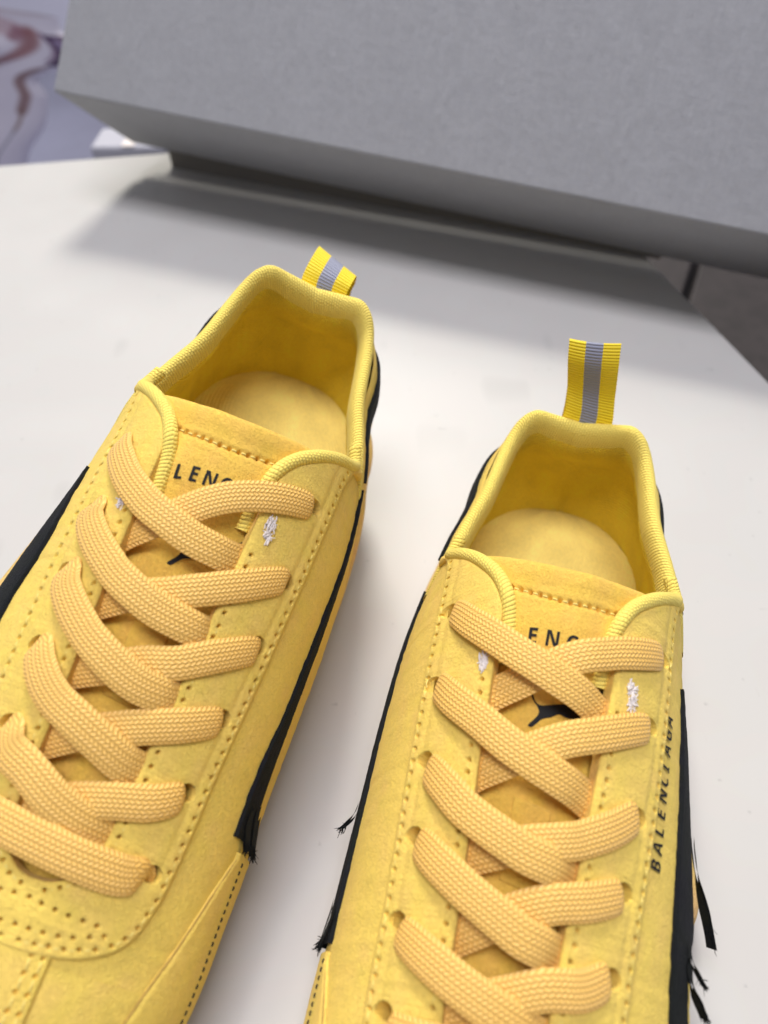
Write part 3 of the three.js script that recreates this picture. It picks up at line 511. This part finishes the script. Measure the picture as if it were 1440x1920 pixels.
// ---------------------------------------------------------------- table, box, room
const tagd = (o, label, category) => { o.userData = { label, category }; o.castShadow = o.receiveShadow = true; return o; };
{ // white table top: its far corner is behind the box
  const c = [127, -721], e1 = [-0.983, 0.186], e2 = [-0.256, 0.967], L1 = 1500, L2 = 1100, sh = new THREE.Shape();
  const P = [c, [c[0] + e1[0] * L1, c[1] + e1[1] * L1], [c[0] + e1[0] * L1 - e2[0] * -L2, c[1] + e1[1] * L1 + e2[1] * L2], [c[0] - e2[0] * -L2 * 0 + 0.256 * L2, c[1] + e2[1] * L2]];
  P[2] = [c[0] + e1[0] * L1 + 0.256 * L2, c[1] + e1[1] * L1 + 0.967 * L2];
  sh.moveTo(P[0][0] * MM, -P[0][1] * MM); for (let i = 1; i < 4; i++) sh.lineTo(P[i][0] * MM, -P[i][1] * MM); sh.closePath();
  const g = new THREE.ExtrudeGeometry(sh, { depth: 0.022, bevelEnabled: true, bevelThickness: 0.002, bevelSize: 0.002, bevelSegments: 3 });
  g.rotateX(-Math.PI / 2); g.translate(0, -0.024, 0);
  const t = tileNoise(17), map = tex(1024, (u, v) => { const b = t(u, v, 7) * 0.5 + t(u, v, 20) * 0.5, s = t(u + 0.3, v + 0.1, 130); let k = 0.985 + 0.03 * b; if (s > 0.965) k -= 0.10 * (s - 0.965) / 0.035; const st = t(u, v * 0.5, 24); if (st > 0.9) k -= 0.04 * (st - 0.9) / 0.1; return [k * 0.76, k * 0.754, k * 0.738]; }, true, 1 / 0.5);
  const m = new THREE.Mesh(g, new THREE.MeshPhysicalMaterial({ map, roughness: 0.42, specularIntensity: 0.5 }));
  m.name = 'table_top';
  const grp = new THREE.Group(); grp.name = 'table'; scene.add(grp); grp.add(m); tagd(grp, 'white table top under the two shoes and the grey box', 'table'); m.castShadow = m.receiveShadow = true;
  for (const [a, b] of [[0.12, 0.12], [0.88, 0.12], [0.12, 0.88], [0.88, 0.88]]) { const l = new THREE.Mesh(new RoundedBoxGeometry(0.05, 0.72, 0.05, 2, 0.004), M.white); l.name = 'leg'; l.position.set((c[0] + e1[0] * L1 * a + 0.256 * L2 * b) * MM, -0.384, (c[1] + e1[1] * L1 * a + 0.967 * L2 * b) * MM); grp.add(l); }
}
{ // foam block that props up the raised shoe
  const m = new THREE.Mesh(new RoundedBoxGeometry(0.036, 0.034, 0.05, 3, 0.003), new THREE.MeshStandardMaterial({ color: new THREE.Color().setRGB(0.8, 0.8, 0.78), roughness: 0.9 }));
  m.name = 'foam_block'; m.position.set(-0.058, 0.0175, -0.262); m.rotation.set(0, -0.25, -0.2); scene.add(m); tagd(m, 'small white foam block propping up the heel of the left shoe', 'foam block');
}
{ // grey box, tilted back on its rear lower edge
  const E = new THREE.Vector3(0.9295, -0.03, 0.3677), D = new THREE.Vector3(-0.2595, 0.6551, 0.7095), U = new THREE.Vector3(0.2622, 0.7549, -0.6011);
  const grp = new THREE.Group(); grp.name = 'shoe_box'; scene.add(grp);
  const RL = new THREE.Vector3(-0.2069, 0.0168, -0.6297), L = 0.56, H = 0.27, T = 0.1056;
  const m4 = new THREE.Matrix4().makeBasis(E, U, D); grp.quaternion.setFromRotationMatrix(m4); grp.position.copy(RL);
  const t = tileNoise(31), line = tileNoise(32);
  const linen = (u, v) => 0.5 * line(u, v * 0.0 + 0.5, 256) * 0 + 0.5 * (0.5 + 0.5 * Math.sin(u * 2 * Math.PI * 128)) * (0.6 + 0.8 * t(u, v, 40)) + 0.5 * (0.5 + 0.5 * Math.sin(v * 2 * Math.PI * 128)) * (0.6 + 0.8 * t(v, u, 40));
  const cut = new Float32Array(512 * 512); for (let k = 0; k < 2600; k++) { const vert = rnd() < 0.65, x = Math.floor(rnd() * 512), y = Math.floor(rnd() * 512), l = rr(6, 60), b = rr(-0.05, 0.06); for (let s = 0; s < l; s++) { const i = ((vert ? x : x + s) | 0) % 512, j = ((vert ? y + s : y) | 0) % 512; cut[j * 512 + i] += b; } }
  const map = tex(512, (u, v, i, j) => { const k = 0.965 + 0.02 * t(u, v, 9) + 0.03 * t(u, v, 90) + cut[j * 512 + i] * 0.8; return [0.585 * k, 0.59 * k, 0.605 * k]; }, true, 1 / 0.11);
  const bump = tex(512, (u, v, i, j) => clamp(linen(u, v) * 0.7 + cut[j * 512 + i] * 0.8 + 0.1, 0, 1), false, 1 / 0.11);
  const mat = new THREE.MeshPhysicalMaterial({ map, bumpMap: bump, bumpScale: 0.0006, roughness: 0.75 });
  const uvBox = (g) => { const p = g.attributes.position, n = g.attributes.normal, uv = g.attributes.uv; for (let i = 0; i < p.count; i++) { const ax = Math.abs(n.getX(i)), ay = Math.abs(n.getY(i)), az = Math.abs(n.getZ(i)); if (az >= ax && az >= ay) uv.setXY(i, p.getX(i), p.getY(i)); else if (ay >= ax) uv.setXY(i, p.getX(i), p.getZ(i)); else uv.setXY(i, p.getZ(i), p.getY(i)); } return g; };
  const body = new THREE.Mesh(uvBox(new RoundedBoxGeometry(L - 0.008, H - 0.008, 0.05, 3, 0.0015)), mat); body.name = 'box_body'; body.position.set(L / 2, H / 2, 0.028); grp.add(body);
  const lid = new THREE.Mesh(uvBox(new RoundedBoxGeometry(L, H, T - 0.012, 3, 0.0018)), mat); lid.name = 'lid'; lid.position.set(L / 2, H / 2, T - (T - 0.012) / 2); grp.add(lid);
  { // dark foam strip on the table that carries the box's rear edge
    const F = new THREE.Vector3(-E.z, 0, E.x).normalize(), X = new THREE.Vector3(E.x, 0, E.z).normalize(), sh = new THREE.Shape(), top0 = (d) => RL.y - d * 0.0323 + 0.006;
    sh.moveTo(0, 0); sh.lineTo(0.415, 0); sh.lineTo(0.415, top0(0.435)); sh.lineTo(0, top0(0.02)); sh.closePath();
    const g = new THREE.ExtrudeGeometry(sh, { depth: 0.045, bevelEnabled: false }); const w = new THREE.Mesh(g, new THREE.MeshStandardMaterial({ color: new THREE.Color().setRGB(0.16, 0.152, 0.138), roughness: 0.95 })); w.name = 'foam_strip';
    w.quaternion.setFromRotationMatrix(new THREE.Matrix4().makeBasis(X, new THREE.Vector3(0, 1, 0), F));
    w.position.set(RL.x, -0.0005, RL.z).addScaledVector(X, 0.02).addScaledVector(F, -0.0555); scene.add(w); tagd(w, 'thin dark strip under the lower edge of the tilted grey box', 'strip');
  }
  tagd(grp, 'large grey cardboard shoe box tilted back behind the shoes', 'box'); body.castShadow = lid.castShadow = true;
}
{ // floor
  const t = tileNoise(51), map = tex(512, (u, v) => { const k = 0.94 + 0.1 * t(u, v, 6) + 0.03 * t(u, v, 60); return [0.60 * k, 0.605 * k, 0.70 * k]; }, true, 1 / 1.2);
  const g = new THREE.PlaneGeometry(14, 14); { const uv = g.attributes.uv; for (let i = 0; i < uv.count; i++) uv.setXY(i, uv.getX(i) * 14, uv.getY(i) * 14); }
  g.rotateX(-Math.PI / 2);
  const f = new THREE.Mesh(g, new THREE.MeshStandardMaterial({ map, roughness: 0.6 })); f.name = 'floor'; f.position.set(0, -0.75, -2); f.userData.kind = 'structure'; f.receiveShadow = true; scene.add(f);
}
{ // dark cabinet beyond the right edge of the table, two top panels with a joint
  const grp = new THREE.Group(); grp.name = 'cabinet'; scene.add(grp);
  grp.position.set(0.29, -0.10, -0.605); grp.quaternion.setFromRotationMatrix(new THREE.Matrix4().makeBasis(new THREE.Vector3(0.911, 0, 0.411), new THREE.Vector3(0, 1, 0), new THREE.Vector3(-0.411, 0, 0.911)));
  const t = tileNoise(61), map = tex(256, (u, v) => { const k = 0.9 + 0.2 * t(u, v, 30); return [0.24 * k, 0.215 * k, 0.22 * k]; }, true, 1 / 0.3), mat = new THREE.MeshPhysicalMaterial({ map, roughness: 0.5 });
  for (const [x0, x1] of [[-0.19, -0.0035], [0.0035, 0.6]]) { const m = new THREE.Mesh(new RoundedBoxGeometry(x1 - x0, 0.02, 0.95, 3, 0.003), mat); m.name = 'top_panel'; m.position.set((x0 + x1) / 2, -0.01, 0.05); m.castShadow = m.receiveShadow = true; grp.add(m); }
  const b = new THREE.Mesh(new RoundedBoxGeometry(0.78, 0.628, 0.93, 2, 0.003), mat); b.name = 'body'; b.position.set(0.205, -0.336, 0.05); b.castShadow = true; grp.add(b);
  tagd(grp, 'dark brown cabinet with a jointed top past the right table edge', 'cabinet');
}
const carton = (name, label, p, s, lin) => {
  const m = new THREE.Mesh(new RoundedBoxGeometry(...s, 3, 0.004), new THREE.MeshStandardMaterial({ color: new THREE.Color().setRGB(...lin), roughness: 0.8 })); m.name = 'body'; m.castShadow = m.receiveShadow = true;
  const g = new THREE.Group(); g.name = name; g.position.set(...p); g.add(m); scene.add(g); tagd(g, label, 'carton');
  const tape = new THREE.Mesh(new THREE.BoxGeometry(s[0] * 0.16, 0.0006, s[2] * 1.002), M.white); tape.name = 'tape'; tape.position.y = s[1] / 2 + 0.0004; g.add(tape);
};
carton('white_carton', 'large white carton on the floor behind the printed bag', [-1.75, -0.35, -3.9], [0.9, 0.8, 0.4], [0.80, 0.80, 0.92]);
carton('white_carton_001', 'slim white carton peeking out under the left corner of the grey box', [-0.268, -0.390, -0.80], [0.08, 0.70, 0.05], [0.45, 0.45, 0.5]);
{ // soft white plastic bag with a rose and brown print, standing on the floor at the left
  const cv = document.createElement('canvas'); cv.width = 512; cv.height = 1024; const c = cv.getContext('2d');
  c.fillStyle = '#cfcbd6'; c.fillRect(0, 0, 512, 1024);
  const blob = (x, y, w, h, a, col) => { c.save(); c.translate(x, y); c.rotate(a); c.fillStyle = col; c.beginPath(); c.ellipse(0, 0, w, h, 0, 0, 7); c.fill(); c.restore(); };
  const streak = (x0, y0, x1, y1, w, col) => { c.lineCap = 'round'; for (let k = 6; k > 0; k--) { c.globalAlpha = 0.17; c.strokeStyle = col; c.lineWidth = w * (0.4 + 0.2 * k); c.beginPath(); c.moveTo(x0, y0); c.quadraticCurveTo((x0 + x1) / 2 + w * 0.4, (y0 + y1) / 2, x1, y1); c.stroke(); } c.globalAlpha = 1; };
  c.globalAlpha = 0.7; blob(385, 34, 70, 26, 0.15, '#b79ea3'); c.globalAlpha = 1;
  streak(452, 42, 372, 140, 22, '#7d4a48'); streak(430, 40, 400, 70, 16, '#8a5b62'); streak(474, 150, 456, 270, 20, '#6d4641'); streak(456, 262, 446, 330, 9, '#7c625f'); streak(392, 150, 366, 270, 12, '#a58f90'); streak(446, 330, 424, 452, 7, '#8b8896'); streak(470, 46, 458, 120, 9, '#836a80');
  streak(120, 120, 60, 300, 24, '#8a6361'); streak(250, 90, 200, 330, 20, '#97706c'); streak(300, 420, 260, 700, 16, '#9d8588');
  c.fillStyle = '#4d3656'; c.fillRect(466, 48, 40, 86); c.fillStyle = '#857896'; c.fillRect(476, 60, 15, 56);
  const map = new THREE.CanvasTexture(cv); map.colorSpace = THREE.SRGBColorSpace;
  const right = spline1([[-0.75, -0.86], [-0.55, -0.83], [-0.43, -0.80], [-0.36, -0.765], [-0.3, -0.71], [-0.25, -0.69], [-0.2, -0.668], [-0.19, -0.628], [-0.12, -0.624], [-0.10, -0.622]]);
  const fold = tileNoise(77), na = 90, nb = 60, make = (sgn) => grid(na, nb, (a, b) => {
    const y0 = lerp(-0.75, -0.105, a), xr = right(y0), xl = -1.12, x = lerp(xl, xr, b), y = y0 - 0.06 * a * (b - 0.5) , puff = Math.sqrt(Math.max(0, 1 - (2 * b - 1) ** 2)) * (0.055 * (1 - 0.75 * a) + 0.01);
    return [x * 1000, y * 1000, (-1.6 + sgn * (puff + 0.03 * (fold(a * 0.9 + 0.05, b * 0.9, 7) - 0.5) * Math.sqrt(Math.max(0, 1 - (2 * b - 1) ** 2)))) * 1000];
  }, 1, sgn < 0, (a, b) => [b, a]);
  const g = mergeGeometries([make(1), make(-1)]), m = new THREE.Mesh(g, new THREE.MeshPhysicalMaterial({ map, roughness: 0.45, side: THREE.DoubleSide }));
  m.name = 'printed_bag'; tagd(m, 'white plastic bag with rose and brown print at the left edge', 'bag'); scene.add(m);
}
renderer.render(scene, camera);
